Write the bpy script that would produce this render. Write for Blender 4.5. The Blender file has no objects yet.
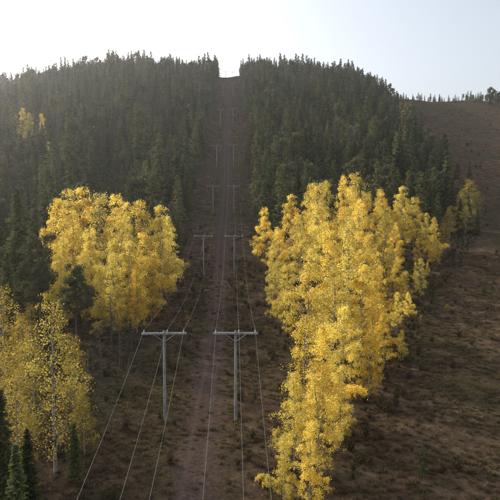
import bpy, math, numpy as np
from mathutils import Vector, Matrix
HAZE=True
scene=bpy.context.scene
scene.view_settings.view_transform='Standard'
try: scene.view_settings.look='None'
except Exception: pass
scene.view_settings.exposure=0
R=np.random.default_rng

# ------------------------------------------------------------------ terrain
_py=np.arange(-3000,9000,4.0)
_pz=np.interp(_py,[-3000,-200,-25,40,77,130,182,230,273,339,450,560,660,740,800,900,1300,3000,9000],
                 [-70,-55,-38,-32,-29.6,-27.6,-23.7,-16.5,-6.8,18.1,54,92,126,149,155,146,60,-20,-60])
_k=np.exp(-np.linspace(-2,2,9)**2); _k/=_k.sum()
_pz=np.convolve(np.pad(_pz,4,mode='edge'),_k,mode='valid')
def wav(x,y,L,seed):
    r=R(seed); s=0
    for i in range(5):
        a=r.uniform(0,6.28); f=6.28/(L*r.uniform(.6,1.5)); s=s+np.sin((x*math.cos(a)+y*math.sin(a))*f+r.uniform(0,6.28))
    return s/2.5
def hgt(x,y):
    x=np.asarray(x,float); y=np.asarray(y,float)
    z=np.interp(y,_py,_pz)
    L=np.interp(x*740/np.clip(y,250,740),[-3000,-600,-290,-230,-178,-110,-50,0,80,150,210,400,1200,3000],[.3,.66,.85,.93,1.0,1.02,1.0,.985,1.01,.94,.84,.81,.6,.3])
    w=np.clip((y-260)/250,0,1)
    z=z+(L-1)*(z+25)*w
    z=z+np.clip((-x-18)/60,0,1)*3.0*np.clip(1-(y-200)/150,0,1)
    z=z+np.clip((x-12)/60,0,1.5)*1.5*np.clip(1-(y-200)/150,0,1)
    far=np.clip((y-280)/200,0,1)
    z=z+wav(x,y,110,3)*2.2*far+wav(x,y,26,5)*(.22+.4*far)+wav(x,y,7,7)*.10
    return z
def xedge(y): return np.interp(y,[0,58,83,150,240,320,740],[4,11,25,52,102,116,190])

# ------------------------------------------------------------------ mesh builder
class MB:
    def __init__(s): s.v=[];s.f=[];s.m=[];s.t=[];s.n=0
    def add(s,v,f,mat,tint=.5):
        v=np.asarray(v,float).reshape(-1,3); f=np.asarray(f,int).reshape(-1,4)
        s.v.append(v); s.f.append(f+s.n); s.n+=len(v)
        s.m.append(np.full(len(f),mat)); s.t.append(np.broadcast_to(np.asarray(tint,float),(len(f),)).copy())
    def tube(s,P,rad,sides,mat,tint=.5,cap=False):
        P=np.asarray(P,float); n=len(P); T=np.gradient(P,axis=0); T/=np.linalg.norm(T,axis=1)[:,None]+1e-9
        ref=np.where(np.abs(T[:,2:3])>.9,[[1.,0,0]],[[0,0,1.]])
        A=np.cross(T,ref); A/=np.linalg.norm(A,axis=1)[:,None]+1e-9; B=np.cross(T,A)
        a=np.linspace(0,2*np.pi,sides,endpoint=False)
        V=P[:,None]+(A[:,None]*np.cos(a)[None,:,None]+B[:,None]*np.sin(a)[None,:,None])*np.asarray(rad,float).reshape(-1,1,1)
        i=np.arange(n-1)[:,None]*sides; j=np.arange(sides)[None]; k=(j+1)%sides
        F=np.stack([i+j,i+k,i+sides+k,i+sides+j],-1).reshape(-1,4)
        s.add(V.reshape(-1,3),F,mat,tint)
    def box(s,c,d,mat,rot=None):
        h=np.array(d)/2.
        v=np.array([[x,y,z] for x in(-1,1) for y in(-1,1) for z in(-1,1)])*h
        if rot is not None: v=v@np.array(rot).T
        s.add(v+np.array(c),[[0,1,3,2],[4,6,7,5],[0,4,5,1],[2,3,7,6],[0,2,6,4],[1,5,7,3]],mat)
    def leaves(s,C,size,rng,mat,tint,asp=.6,U=None):
        n=len(C)
        if U is None: U=rng.normal(size=(n,3))
        U=U/np.linalg.norm(U,axis=1)[:,None]
        W=np.cross(U,rng.normal(size=(n,3))); W/=np.linalg.norm(W,axis=1)[:,None]+1e-9
        size=np.asarray(size).reshape(-1,1)
        V=np.stack([C-U*size,C+W*size*asp,C+U*size,C-W*size*asp],1).reshape(-1,3)
        s.add(V,np.arange(4*n).reshape(-1,4),mat,tint)
    def build(s,name,mats,smooth=()):
        v=np.concatenate(s.v); f=np.concatenate(s.f); m=np.concatenate(s.m); t=np.concatenate(s.t)
        me=bpy.data.meshes.new(name)
        me.vertices.add(len(v)); me.vertices.foreach_set('co',v.astype(np.float32).ravel())
        me.loops.add(f.size); me.loops.foreach_set('vertex_index',f.astype(np.int32).ravel())
        me.polygons.add(len(f)); me.polygons.foreach_set('loop_start',(np.arange(len(f))*4).astype(np.int32))
        me.polygons.foreach_set('loop_total',np.full(len(f),4,np.int32))
        for x in mats: me.materials.append(x)
        me.update(calc_edges=True)
        me.polygons.foreach_set('material_index',m.astype(np.int32))
        me.polygons.foreach_set('use_smooth',np.isin(m,list(smooth)))
        a=me.attributes.new('tint','FLOAT','FACE'); a.data.foreach_set('value',t.astype(np.float32))
        me.update(); return me
def obj(name,me,loc=(0,0,0),rz=0,sc=1,coll=None):
    o=bpy.data.objects.new(name,me); (coll or scene.collection).objects.link(o)
    o.location=loc; o.rotation_euler=(0,0,rz); o.scale=(sc,sc,sc) if not hasattr(sc,'__len__') else sc
    return o

# ------------------------------------------------------------------ materials
def newmat(name):
    m=bpy.data.materials.new(name); m.use_nodes=True; nt=m.node_tree; nt.nodes.clear(); return m,nt
def N(nt,t,**k):
    n=nt.nodes.new(t)
    for a,b in k.items(): setattr(n,a,b)
    return n
def ramp(nt,fac,stops):
    r=N(nt,'ShaderNodeValToRGB'); e=r.color_ramp.elements
    while len(e)<len(stops): e.new(.5)
    for x,(p,c) in zip(e,stops): x.position=p; x.color=(*c,1)
    nt.links.new(fac,r.inputs[0]); return r.outputs[0]
def mixc(nt,f,a,b,mode='MIX'):
    n=N(nt,'ShaderNodeMix',data_type='RGBA',blend_type=mode)
    for s,v in ((n.inputs[0],f),(n.inputs[6],a),(n.inputs[7],b)):
        if hasattr(v,'links'): nt.links.new(v,s)
        elif isinstance(v,(int,float)): s.default_value=v
        else: s.default_value=(*v,1)
    return n.outputs[2]
def math_(nt,op,a,b=0.,clamp=False):
    n=N(nt,'ShaderNodeMath',operation=op,use_clamp=clamp)
    for s,v in ((n.inputs[0],a),(n.inputs[1],b)):
        if hasattr(v,'links'): nt.links.new(v,s)
        else: s.default_value=v
    return n.outputs[0]
def noise(nt,vec,scale,detail=4,rough=.6):
    n=N(nt,'ShaderNodeTexNoise'); n.inputs['Scale'].default_value=scale; n.inputs['Detail'].default_value=detail
    n.inputs['Roughness'].default_value=rough; nt.links.new(vec,n.inputs['Vector']); return n.outputs[0]
def leafmat(name,stops,alt,trans=.45,altamt=.5,var=.4):
    m,nt=newmat(name)
    at=N(nt,'ShaderNodeAttribute',attribute_name='tint'); oi=N(nt,'ShaderNodeObjectInfo')
    col=ramp(nt,at.outputs['Fac'],stops)
    f=math_(nt,'MULTIPLY',oi.outputs['Random'],altamt)
    col=mixc(nt,f,col,alt)
    oi2=math_(nt,'FRACT',math_(nt,'MULTIPLY',oi.outputs['Random'],17.3))
    br=math_(nt,'ADD',math_(nt,'MULTIPLY',oi2,var),1-var*.5)
    cc=N(nt,'ShaderNodeVectorMath',operation='SCALE'); nt.links.new(col,cc.inputs[0]); nt.links.new(br,cc.inputs['Scale'])
    d=N(nt,'ShaderNodeBsdfDiffuse'); nt.links.new(cc.outputs[0],d.inputs[0]); o=N(nt,'ShaderNodeOutputMaterial')
    if trans>0:
        t=N(nt,'ShaderNodeBsdfTranslucent'); mx=N(nt,'ShaderNodeMixShader'); mx.inputs[0].default_value=trans
        nt.links.new(cc.outputs[0],t.inputs[0]); nt.links.new(d.outputs[0],mx.inputs[1]); nt.links.new(t.outputs[0],mx.inputs[2]); nt.links.new(mx.outputs[0],o.inputs[0])
    else: nt.links.new(d.outputs[0],o.inputs[0])
    return m
M_yel=leafmat('birch_leaf_yellow',[(0,(.36,.24,.03)),(.45,(.82,.58,.08)),(1,(.96,.78,.19))],(.78,.68,.18),.62,.7)
M_gold=leafmat('birch_leaf_golden',[(0,(.22,.14,.018)),(.5,(.50,.35,.05)),(1,(.70,.52,.10))],(.38,.34,.09),.5,.7)
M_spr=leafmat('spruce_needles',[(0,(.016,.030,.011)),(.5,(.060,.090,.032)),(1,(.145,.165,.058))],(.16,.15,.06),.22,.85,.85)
M_pin=leafmat('pine_needles',[(0,(.035,.052,.025)),(.5,(.09,.115,.05)),(1,(.17,.18,.075))],(.18,.155,.08),.22,.8,.75)
M_shr=leafmat('shrub_leaf',[(0,(.05,.03,.018)),(.5,(.09,.06,.034)),(1,(.16,.11,.055))],(.08,.08,.035),0,.9)
M_grs=leafmat('dry_grass',[(0,(.07,.048,.025)),(.5,(.145,.10,.056)),(1,(.26,.19,.11))],(.10,.095,.045),.3,.7)
M_bare=leafmat('dry_twigs',[(0,(.12,.09,.065)),(.5,(.18,.145,.105)),(1,(.26,.21,.13))],(.17,.16,.09),0,.9)
def barkmat(name,c1,c2,sc):
    m,nt=newmat(name); g=N(nt,'ShaderNodeTexCoord'); mp=N(nt,'ShaderNodeMapping'); mp.inputs['Scale'].default_value=(1,1,sc)
    nt.links.new(g.outputs['Object'],mp.inputs[0]); f=noise(nt,mp.outputs[0],2.5,5,.7)
    c=ramp(nt,f,[(.38,c1),(.55,c2)]); b=N(nt,'ShaderNodeBsdfPrincipled'); b.inputs['Roughness'].default_value=.85
    nt.links.new(c,b.inputs['Base Color']); o=N(nt,'ShaderNodeOutputMaterial'); nt.links.new(b.outputs[0],o.inputs[0]); return m
M_bb=barkmat('birch_bark',(.05,.04,.035),(.42,.40,.36),4)
M_tw=barkmat('twig_bark',(.05,.035,.025),(.13,.10,.08),1)
M_cb=barkmat('conifer_bark',(.05,.035,.025),(.14,.09,.06),.4)
M_wood=barkmat('weathered_pole_wood',(.15,.16,.17),(.30,.31,.32),.25)
def plain(name,c,rough,metal=0):
    m,nt=newmat(name); g=N(nt,'ShaderNodeTexCoord'); f=noise(nt,g.outputs['Object'],3)
    col=mixc(nt,f,[x*.8 for x in c],c); b=N(nt,'ShaderNodeBsdfPrincipled'); nt.links.new(col,b.inputs['Base Color'])
    b.inputs['Roughness'].default_value=rough; b.inputs['Metallic'].default_value=metal
    o=N(nt,'ShaderNodeOutputMaterial'); nt.links.new(b.outputs[0],o.inputs[0]); return m
M_ins=plain('insulator_glass',(.3,.32,.3),.3); M_wire=plain('aluminium_wire',(.18,.18,.18),.7,0); M_steel=plain('galvanised_steel',(.3,.31,.32),.6,.4)

def groundmat(track):
    m,nt=newmat('dirt_track' if track else 'heath_ground'); g=N(nt,'ShaderNodeNewGeometry'); P=g.outputs['Position']
    n1=noise(nt,P,.035,5,.65); n2=noise(nt,P,.3,6,.7); n3=noise(nt,P,2.2,5,.75)
    sx=N(nt,'ShaderNodeSeparateXYZ'); nt.links.new(P,sx.inputs[0])
    a=ramp(nt,n2,[(.32,(.045,.030,.022)),(.48,(.095,.066,.046)),(.6,(.15,.106,.070)),(.72,(.23,.17,.11))])
    b=ramp(nt,n3,[(.3,(.042,.040,.020)),(.55,(.088,.082,.040)),(.7,(.14,.115,.065))])
    c=mixc(nt,ramp(nt,n1,[(.45,(0,0,0)),(.65,(.85,.85,.85))]),a,b)
    c=mixc(nt,.6,c,mixc(nt,1.,c,ramp(nt,n3,[(.3,(.35,.33,.3)),(.7,(1.7,1.6,1.45))]),'MULTIPLY'))
    if track:
        wig=math_(nt,'MULTIPLY',math_(nt,'SINE',math_(nt,'MULTIPLY',sx.outputs[1],.035)),.55)
        d0=math_(nt,'ABSOLUTE',math_(nt,'ADD',math_(nt,'ADD',sx.outputs[0],3.9),wig))
        d2=math_(nt,'ADD',d0,math_(nt,'MULTIPLY',math_(nt,'SUBTRACT',n2,.5),9.))
        msk=math_(nt,'MULTIPLY_ADD',d2,-.6); nt.nodes[-1].inputs[2].default_value=2.1; nt.nodes[-1].use_clamp=True
        edge=math_(nt,'SUBTRACT',4.2,d0,True); msk=math_(nt,'MULTIPLY',math_(nt,'MULTIPLY',msk,edge),.85)
        dirt=ramp(nt,n3,[(.3,(.07,.047,.039)),(.55,(.13,.09,.073)),(.75,(.22,.16,.135))])
        c=mixc(nt,msk,c,dirt)
        rut=math_(nt,'ABSOLUTE',math_(nt,'SUBTRACT',math_(nt,'ADD',d0,math_(nt,'MULTIPLY',math_(nt,'SUBTRACT',n2,.5),1.2)),1.0))
        rm=math_(nt,'MULTIPLY',math_(nt,'SUBTRACT',1.,math_(nt,'MULTIPLY',rut,2.2),True),math_(nt,'MULTIPLY',n3,.9))
        c=mixc(nt,rm,c,(.18,.13,.11))
    bp=N(nt,'ShaderNodeBump'); bp.inputs['Strength'].default_value=.9; bp.inputs['Distance'].default_value=.4
    hh=math_(nt,'ADD',n2,math_(nt,'MULTIPLY',n3,.5)); nt.links.new(hh,bp.inputs['Height'])
    s=N(nt,'ShaderNodeBsdfDiffuse'); s.inputs['Roughness'].default_value=.9; nt.links.new(c,s.inputs[0]); nt.links.new(bp.outputs[0],s.inputs['Normal'])
    o=N(nt,'ShaderNodeOutputMaterial'); nt.links.new(s.outputs[0],o.inputs[0]); return m
M_g=groundmat(False); M_t=groundmat(True)

def grow(a,b,s0,g):
    r=[a];s=s0
    while r[-1]<b: r.append(r[-1]+s); s*=g
    return np.array(r[1:])
xs=np.concatenate([-grow(60,4000,2,1.07)[::-1]+0,np.arange(-60,90.1,1.5),90+grow(0,4000,2,1.07)])
ys=np.concatenate([-grow(0,2500,4,1.12)[::-1],np.arange(0,240,1.5),np.arange(240,860,4),860+grow(0,7000,6,1.1)])
def sheet(xs,ys,dz,name,mat):
    X,Y=np.meshgrid(xs,ys); V=np.stack([X,Y,hgt(X,Y)+dz],-1).reshape(-1,3); nx=len(xs)
    i=(np.arange(len(ys)-1)[:,None]*nx+np.arange(nx-1)[None]).reshape(-1)
    b=MB(); b.add(V,np.stack([i,i+1,i+nx+1,i+nx],1),0); return obj(name,b.build(name,[mat],(0,)))
sheet(xs,ys,0,'ground',M_g)
sheet(xs[(xs>-10.1)&(xs<3.1)],ys[(ys>-60)&(ys<800)],.02,'dirt_track',M_t)

# ------------------------------------------------------------------ trees
def birch(seed,H=20,Rr=3.6,dens=1.,base=.16,leaf=.17,nl=46,mats=None,el0=(38,62),flat=.0,name='birch',per=28,spread=.17,pw=.85,vary=.5):
    r=R(seed); b=MB(); n=16; t=np.linspace(0,1,n)
    w=np.cumsum(r.normal(0,.10,(n,2)),0)*t[:,None]
    P=np.c_[w[:,0],w[:,1],t*H-.5]; b.tube(P,.15*(1-t)**.8+.02,8,0)
    lob=[(r.uniform(0,6.28),r.uniform(.0,.4)) for _ in range(3)]
    C=[];TT=[]
    for i in range(nl):
        tt=(i+r.uniform(0,1))/nl; tz=base+(.97-base)*tt; az=i*2.4+r.normal(0,.4)
        amp=1+sum(a*math.cos(k*(az-p)+tt*4) for k,(p,a) in zip((1,2,3),lob))
        pr=Rr*((1-tt)**pw*(1-flat)+flat)*(.6+.4*min(1,tt/.2))*r.uniform(.5,1.3)*amp
        pr=max(pr,.35); el=math.radians(r.uniform(*el0)); s=np.linspace(0,1,6)
        o=np.array([np.interp(tz,t,P[:,k]) for k in range(3)])
        hz=pr*s; vz=pr*math.tan(el)*s*(1-.42*s); az2=az+s*r.normal(0,.3)
        L=o+np.c_[hz*np.cos(az2),hz*np.sin(az2),vz]
        b.tube(L,(.05*(1-tt)+.02)*(1-s*.8),4,1)
        nt_=int(4+pr*3.3); clump=r.uniform(0,1.); lf=r.uniform(1-vary,1+vary)
        for q in range(nt_):
            sq=r.uniform(.22,1)**.8; p0=np.array([np.interp(sq,s,L[:,k]) for k in range(3)])
            a2=az+r.normal(0,1.0); ln=r.uniform(.4,1.3)*(.6+.4*pr/Rr)
            d=np.array([math.cos(a2),math.sin(a2),r.uniform(-.5,.55)])*ln
            p1=p0+d; p2=p1+np.array([d[0]*.3,d[1]*.3,-.5*ln])
            b.tube([p0,p1,p2],[.014,.01,.004],3,1)
            k=int(per*dens*lf*r.uniform(.3,1.5)*ln)
            if k<1: continue
            u=r.uniform(.1,1.15,k)[:,None]; pts=p0+(p1-p0)*np.minimum(u*1.5,1)+(p2-p1)*np.clip(u*2-1,0,1)
            pts=pts+r.normal(0,spread,(k,3)); pts[:,2]-=r.exponential(.2,k)
            C.append(pts); TT.append(np.clip(clump*.6+r.uniform(0,.4)+r.normal(0,.13,k),0,1))
    C=np.concatenate(C);TT=np.concatenate(TT)
    b.leaves(C,leaf*r.uniform(.6,1.25,len(C)),r,2,TT,.65)
    return b.build(name,mats,(0,))
def spruce(seed,H=18,Rr=2.6,dens=1.,size=.3,nb=8,dz=.45,name='spruce'):
    r=R(seed); b=MB(); t=np.linspace(0,1,8)
    b.tube(np.c_[t*0,t*0,t*H-.5],.2*(1-t)+.015,6,0)
    z=H*r.uniform(.05,.12); C=[];U=[];T=[]
    while z<H*.985:
        tt=z/H
        for k in range(max(3,int(nb*(1-.45*tt)))):
            if r.random()<.08: continue
            az=r.uniform(0,6.28); L=(Rr*(1-tt)**.85)*r.uniform(.6,1.15)+.15
            sl=-.38+.85*tt+r.normal(0,.08); m=max(3,int(14*dens*(L/Rr+.15)))
            s=r.uniform(.12,1,m); d=np.array([math.cos(az),math.sin(az),0]); sd=np.array([-d[1],d[0],0])
            off=r.uniform(-1,1,m)*(.32*L*(1-s)+.1)
            zz=z+L*s*sl+.25*L*s*s-np.abs(off)*.3-r.exponential(.08,m)
            P=d*(L*s)[:,None]+sd*off[:,None]; P[:,2]=zz
            C.append(P); sg=np.sign(off)[:,None]
            U.append(d*.9+sd*sg*.7+np.array([0,0,-.35])+r.normal(0,.22,(m,3)))
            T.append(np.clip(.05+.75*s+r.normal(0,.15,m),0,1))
        z+=dz*r.uniform(.7,1.3)*(1-.4*tt)
    C=np.concatenate(C)
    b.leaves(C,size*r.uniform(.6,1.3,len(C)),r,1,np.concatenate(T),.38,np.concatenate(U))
    b.leaves(np.c_[np.zeros(6),np.zeros(6),H-.5+np.linspace(0,.5,6)-.2],np.full(6,.25),r,1,.6,.3,np.tile([0,0,1.],(6,1)))
    return b.build(name,[M_cb,M_spr],(0,))
BM=[M_bb,M_tw,M_yel]; GM=[M_bb,M_tw,M_gold]; PM=[M_cb,M_cb,M_pin]; SM=[M_tw,M_tw,M_shr]; XM=[M_tw,M_tw,M_bare]
B=[birch(10+i,20,[4.0,4.6,3.7,4.9,4.3][i],1,[.05,.08,.04,.09,.06][i],.112,50,mats=BM,per=42,spread=.19,vary=.75) for i in range(5)]
G=[birch(30+i,18,2.9,.5,.13,.092,50,mats=GM,per=54,spread=.2,vary=.7) for i in range(3)]
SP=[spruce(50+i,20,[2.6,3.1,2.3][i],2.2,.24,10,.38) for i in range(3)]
PN=[birch(60+i,17,3.0,1.2,.42,.16,26,PM,(10,35),.35,'pine',50,.2) for i in range(2)]
BR=[birch(70+i,14,2.3,.16,.15,.12,34,SM,name='bare_birch') for i in range(2)]

# surveyed trees: bearing (relative to the line), range, top height seen from the viewpoint
F=593.;PIT=math.radians(5)
def place(kind,name,px,ty,d,rng,wide=1.):
    x=(px-233)/F*d; top=d*math.tan(math.atan((250-ty)/F)-PIT); z=float(hgt(x,d)); h=top-z
    me=kind[int(rng.integers(len(kind)))]; H0=max(v.co.z for v in me.vertices) if me.name not in HC else HC[me.name]; HC[me.name]=H0
    s=h/H0; return obj(name,me,(x,d,z),rng.uniform(0,6.28),(s*wide,s*wide,s))
HC={}; r=R(5)
right=[(290,192,200),(310,182,210),(326,178,214),(343,173,205),(360,170,208),(382,188,218),(402,184,216),(415,196,212),(428,212,205),(266,206,192),
(279,226,172),(300,214,162),(322,200,168),(345,205,160),(395,222,172),(420,238,188),(434,234,200),(368,230,142),(398,256,142),(418,262,165),(350,218,112),
(329,228,122),(309,246,112),(287,262,122),(275,262,142),(380,262,116),(400,292,122),(334,262,97),(362,262,97),(388,310,98),(346,300,86),(305,312,73),(325,322,75),(296,372,64),
(322,372,64),(342,372,70),(285,432,58),(312,420,56),(274,238,158),(405,330,100),(372,330,84),(375,280,104),(408,270,140),(318,180,195),(352,185,190),(395,200,195),
(436,216,190),(424,258,150),(412,292,128),(440,240,185),(385,206,165),(360,196,170),(430,262,170),(350,400,72)]
for p in right: place(B,'birch_tree',*p,r,r.uniform(.95,1.2))
for p in [(472,178,250),(462,190,240),(480,190,262),(452,205,225),(445,222,205),(468,205,230)]: place(G,'birch_tree',*p,r,1.5)
left=[(58,196,152),(72,206,150),(86,184,168),(102,190,155),(118,212,140),(127,238,124),(142,198,155),(160,202,152),(150,228,134),(168,214,160),
(92,226,134),(112,250,120),(45,226,160),(168,236,165),(136,262,122),(150,262,132),(84,250,128),(66,236,136),(50,215,145),(100,262,118),(60,250,125),(115,192,165),(128,200,160),(70,186,165)]
for p in left: place(B,'birch_tree',*p,r,r.uniform(.95,1.2))
for p in [(50,296,64),(4,282,80),(30,330,72),(70,330,74),(-8,330,66),(20,310,90),(12,370,60),(80,380,68),(30,300,100)]: place(G,'birch_tree',*p,r,1.1)
for p in [(20,186,135),(0,205,140),(-12,190,160),(8,250,105),(-4,385,52),(22,425,55),(42,240,128),(70,420,62),(10,440,47)]: place(SP,'spruce_tree',*p,r,1.3)
for p in [(75,262,110),(40,232,120),(-5,240,115)]: place(PN,'pine_tree',*p,r,1.)
for p in [(100,320,92),(118,318,98),(84,340,84),(130,315,108),(95,380,72),(62,390,66),(110,290,112),(125,350,88),(108,400,72)]: place(BR,'bare_birch_tree',*p,r,1.2)
for x,y,h in [(-132,396,23),(-139,402,25),(-146,408,21),(-127,404,20),(-205,520,19),(-100,330,18),(-225,470,20),(60,420,17)]:
    obj('birch_tree',B[int(r.integers(5))],(x,y,float(hgt(x,y))),r.uniform(0,6.28),h/20.)

# ------------------------------------------------------------------ instanced masses
def mass(name,pts,scl,idx,meshes,childname):
    coll=bpy.data.collections.new(name+'_kinds')
    for i,me in enumerate(meshes): obj('%s_kind_%02d'%(childname,i),me,coll=coll)
    me=bpy.data.meshes.new(name); me.vertices.add(len(pts)); me.vertices.foreach_set('co',np.asarray(pts,np.float32).ravel())
    rr=R(len(pts))
    for nm,ty,da in (('scl','FLOAT',scl),('rz','FLOAT',rr.uniform(0,6.28,len(pts))),('kind','INT',idx)):
        a=me.attributes.new(nm,ty,'POINT'); a.data.foreach_set('value',np.asarray(da,np.float32 if ty=='FLOAT' else np.int32))
    me.update(); o=obj(name,me)
    ng=bpy.data.node_groups.new(name,'GeometryNodeTree')
    ng.interface.new_socket('Geometry',in_out='INPUT',socket_type='NodeSocketGeometry'); ng.interface.new_socket('Geometry',in_out='OUTPUT',socket_type='NodeSocketGeometry')
    gi=ng.nodes.new('NodeGroupInput'); go=ng.nodes.new('NodeGroupOutput'); ip=ng.nodes.new('GeometryNodeInstanceOnPoints')
    ci=ng.nodes.new('GeometryNodeCollectionInfo'); ci.inputs['Collection'].default_value=coll; ci.inputs['Separate Children'].default_value=True; ci.inputs['Reset Children'].default_value=True
    def na(nm,ty):
        n=ng.nodes.new('GeometryNodeInputNamedAttribute'); n.data_type=ty; n.inputs['Name'].default_value=nm; return n.outputs['Attribute']
    cx=ng.nodes.new('ShaderNodeCombineXYZ'); l=ng.links.new
    l(na('rz','FLOAT'),cx.inputs[2]); l(gi.outputs[0],ip.inputs['Points']); l(ci.outputs[0],ip.inputs['Instance']); ip.inputs['Pick Instance'].default_value=True
    l(na('kind','INT'),ip.inputs['Instance Index']); l(cx.outputs[0],ip.inputs['Rotation']); l(na('scl','FLOAT'),ip.inputs['Scale']); l(ip.outputs[0],go.inputs[0])
    md=o.modifiers.new('scatter','NODES'); md.node_group=ng; return o
def scatter(x0,x1,y0,y1,sp,seed,ok):
    rr=R(seed); X,Y=np.meshgrid(np.arange(x0,x1,sp),np.arange(y0,y1,sp)); X=X.ravel()+rr.uniform(-.6,.6,X.size)*sp; Y=Y.ravel()+rr.uniform(-.6,.6,Y.size)*sp
    k=ok(X,Y,rr); X=X[k];Y=Y[k]; return np.c_[X,Y,hgt(X,Y)],rr
def vis(X,Y,m=40): return (np.abs(X)<.46*Y+m)
def okf(X,Y,rr):
    cor=(X<-19+rr.normal(0,1.,X.size))|(X>9+rr.normal(0,1.,X.size))
    left=(X<0)&(Y>178+np.clip(-X-20,0,60)*-.3)
    rgt=(X>0)&(Y>228)&(X<xedge(Y)+rr.normal(0,3,X.size))
    patch=(X>300)&(Y>560)
    spar=(X>190)&(Y>710)&(Y<775)&(rr.random(X.size)<.5)
    glade=(np.hypot(X+134,(Y-388)*1.)>13)
    gap=((wav(X,Y,45,77)+wav(X,Y,20,78)*.7>-1.1)|(Y>690))&glade
    return vis(X,Y)&cor&gap&(left|rgt|patch|spar)&(rr.random(X.size)<.92)
pts,rr=scatter(-420,450,150,800,6.5,11,okf)
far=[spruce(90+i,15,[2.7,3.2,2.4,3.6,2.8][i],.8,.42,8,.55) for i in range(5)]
farp=[birch(100+i,14,2.8,.6,.4,.3,22,PM,(10,35),.35,'pine',22,.2) for i in range(2)]
farb=[birch(110,12,2.4,.8,.2,.22,26,XM,name='bare',per=12)]
fary=[birch(112,11,2.4,.6,.2,.28,24,GM,name='farbirch',per=18)]
n=len(pts); u=rr.random(n)+.12*wav(pts[:,0],pts[:,1],60,91)
idx=np.where(u<.74,rr.integers(0,5,n),np.where(u<.92,rr.integers(5,7,n),np.where(u<1.08,7,8)))
scl=rr.uniform(.55,1.4,n)*(1+.2*wav(pts[:,0],pts[:,1],55,92))*np.interp(pts[:,1],[150,300,740],[1.1,1.2,1.15]); scl[(pts[:,0]>190)&(pts[:,1]>700)]*=.5
mass('spruce_forest',pts,scl,idx,far+farp+farb+fary,'forest_tree'); print('forest',n)

# shrubs and grass
def shrub(seed,mat,nl=500,h=1.3,w=.8,leaf=.09):
    r=R(seed); b=MB(); C=[]
    for i in range(14):
        a=r.uniform(0,6.28); l=h*r.uniform(.5,1); q=w*r.uniform(.1,1); s=np.linspace(0,1,4)
        P=np.c_[q*s**1.3*math.cos(a),q*s**1.3*math.sin(a),l*s-.05]; b.tube(P,.02*(1-s*.8),3,0)
        k=nl//14; u=r.uniform(.25,1.05,k); C.append(np.c_[np.interp(u,s,P[:,0]),np.interp(u,s,P[:,1]),np.interp(u,s,P[:,2])]+r.normal(0,.13,(k,3)))
    C=np.concatenate(C); b.leaves(C,leaf*r.uniform(.6,1.4,len(C)),r,1,r.random(len(C))); return b.build('shrub',[M_tw,mat])
def tuft(seed):
    r=R(seed); b=MB(); n=60; a=r.uniform(0,6.28,n); q=r.uniform(0,.45,n); c=np.c_[q*np.cos(a),q*np.sin(a),np.full(n,.12)]
    U=np.c_[np.cos(a)*.5,np.sin(a)*.5,np.ones(n)]+r.normal(0,.25,(n,3)); b.leaves(c,r.uniform(.15,.34,n),r,0,r.random(n),.12,U); return b.build('tuft',[M_grs])
def okg(X,Y,rr):
    trk=np.abs(X+3.8)<2.2
    op=((X>-18)&(X<9))|(X>xedge(Y)-6)|((X<-16)&(Y<130))
    return vis(X,Y,8)&op&(~trk|(rr.random(X.size)<.2))&(rr.random(X.size)<.35+.55*(wav(X,Y,14,21)>-.2))
pts,rr=scatter(-80,110,40,200,1.0,12,okg); n=len(pts)
mass('dry_grass',pts,rr.uniform(.5,1.3,n),rr.integers(0,3,n),[tuft(1),tuft(2),tuft(3)],'grass_tuft'); print('grass',n)
def oks(X,Y,rr):
    trk=np.abs(X+3.8)<2.6; cor=(X>-18)&(X<9); fld=X>xedge(Y)
    p=np.where(cor,.08+.2*(wav(X,Y,16,31)>.3),np.where(fld,.02+.13*(wav(X,Y,20,33)>.6),.6)); p=np.where(Y>235,p*.35,p)
    inf=(Y>240)&~cor&~fld
    return vis(X,Y,15)&~trk&~inf&(rr.random(X.size)<p)
pts,rr=scatter(-110,290,38,640,2.0,14,oks); n=len(pts); u=rr.random(n)
idx=np.where(u<.64,0,np.where(u<.93,1,np.where(u<.94,2,3)))
mass('undergrowth',pts,rr.uniform(.4,1.3,n),idx,[shrub(1,M_shr),shrub(2,M_shr,300,1.8,.7),shrub(3,M_gold,400,1.6,.7),spruce(8,2.2,.8,.5,.16,6,.2)],'shrub'); print('shrub',n)

# ------------------------------------------------------------------ power lines
def polemesh():
    b=MB(); s=np.linspace(0,1,9)
    b.tube(np.c_[s*0,s*0,-1.5+s*13.75],.20-.06*s,14,0); b.tube([[0,0,12.25],[0,0,12.30]],[.14,.02],14,0)
    for y in(-.24,.24): b.box((0,y,11.9),(5.9,.12,.2),0)
    for x in (-2.6,0.35,2.6): b.box((x,0,11.9),(.10,.356,.12),2)
    for sg in(-1,1):
        a=math.atan2(1.15,1.6); c=math.cos(a)
        b.box((sg*.95,.33,11.35),(1.95,.05,.08),2,[[c,0,sg*-math.sin(a)],[0,1,0],[sg*math.sin(a),0,c]])
    for x in(-2.6,.45,2.6):
        zz=[12.02,12.06,12.07,12.12,12.13,12.2,12.21,12.28,12.29,12.36,12.40]; rd=[.04,.04,.12,.12,.06,.12,.05,.10,.05,.06,.02]
        b.tube([[x,0,q] for q in zz],rd,10,1)
    b.tube([[.17,0,.5],[.165,0,6],[.15,0,11.7]],[.02]*3,4,2)
    b.box((0,-.25,2.2),(.28,.06,.35),2)
    return b.build('utility_pole',[M_wood,M_ins,M_steel],(1,))
PMsh=polemesh(); YS=[-28,77,182,273,339,445,590,800]
wb=MB()
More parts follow.
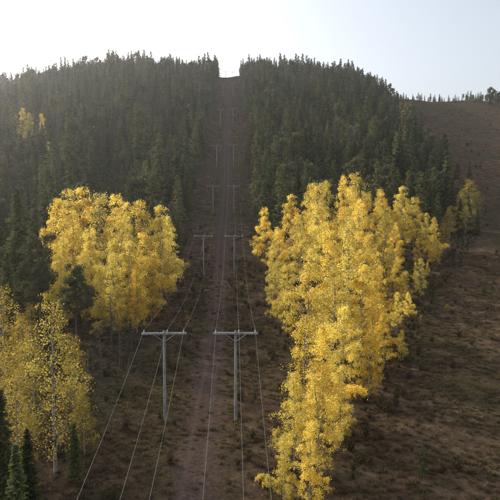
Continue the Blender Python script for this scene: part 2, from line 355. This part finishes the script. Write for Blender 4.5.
for li,lx in enumerate((-9.1,.3)):
    tops=[]
    for i,y in enumerate(YS):
        z=float(hgt(lx,y)); o=obj('utility_pole',PMsh,(lx,y,z),R(i+li*9).normal(0,.03)); tops.append((lx,y,z+12.4))
    for x in(-2.6,.45,2.6):
        for a,c in zip(tops[:-1],tops[1:]):
            s=np.linspace(0,1,25); L=c[1]-a[1]; sag=min(L*L/9025,1.3)*2.6*(1+.06*x)
            P=np.array(a)+(np.array(c)-np.array(a))*s[:,None]; P[:,0]+=x; P[:,2]-=4*sag*s*(1-s)
            wb.tube(P,np.full(25,.012),5,0)
wm=wb.build('power_line_wires',[M_wire]); obj('power_line_wires',wm)

# ------------------------------------------------------------------ light
AZ=math.radians(-50); EL=math.radians(25)
sd=Vector((math.sin(AZ)*math.cos(EL),math.cos(AZ)*math.cos(EL),math.sin(EL)))
w=bpy.data.worlds.new('World'); scene.world=w; w.use_nodes=True; nt=w.node_tree; bg=nt.nodes['Background']
sky=nt.nodes.new('ShaderNodeTexSky'); sky.sky_type='NISHITA'; sky.sun_disc=False; sky.sun_elevation=EL; sky.sun_rotation=AZ%(2*math.pi)
sky.air_density=1; sky.dust_density=3.5
hs=nt.nodes.new('ShaderNodeHueSaturation'); hs.inputs['Saturation'].default_value=.5; hs.inputs['Value'].default_value=1.55
nt.links.new(sky.outputs[0],hs.inputs['Color']); nt.links.new(hs.outputs[0],bg.inputs[0]); bg.inputs[1].default_value=.15
sl=bpy.data.lights.new('sun','SUN'); sl.energy=5; sl.angle=math.radians(.5); sl.color=(1,.92,.79)
so=bpy.data.objects.new('sun',sl); scene.collection.objects.link(so); so.rotation_euler=sd.to_track_quat('Z','Y').to_euler()
if HAZE:
    b=MB(); b.box((0,700,60),(1600,1500,260),0); m,nt=newmat('haze_air'); v=N(nt,'ShaderNodeVolumeScatter'); v.inputs['Color'].default_value=(.95,.96,1,1)
    v.inputs['Density'].default_value=.00012; v.inputs['Anisotropy'].default_value=.7
    o=N(nt,'ShaderNodeOutputMaterial'); nt.links.new(v.outputs[0],o.inputs['Volume']); obj('haze',b.build('haze',[m]))

cam=bpy.data.cameras.new('camera'); co=bpy.data.objects.new('camera',cam); scene.collection.objects.link(co); scene.camera=co
cam.sensor_width=36; cam.lens=F/500*36; cam.clip_end=20000; cam.clip_start=.5
co.location=(0,0,0); co.rotation_euler=(math.radians(90)-PIT,0,-math.atan(17/F))
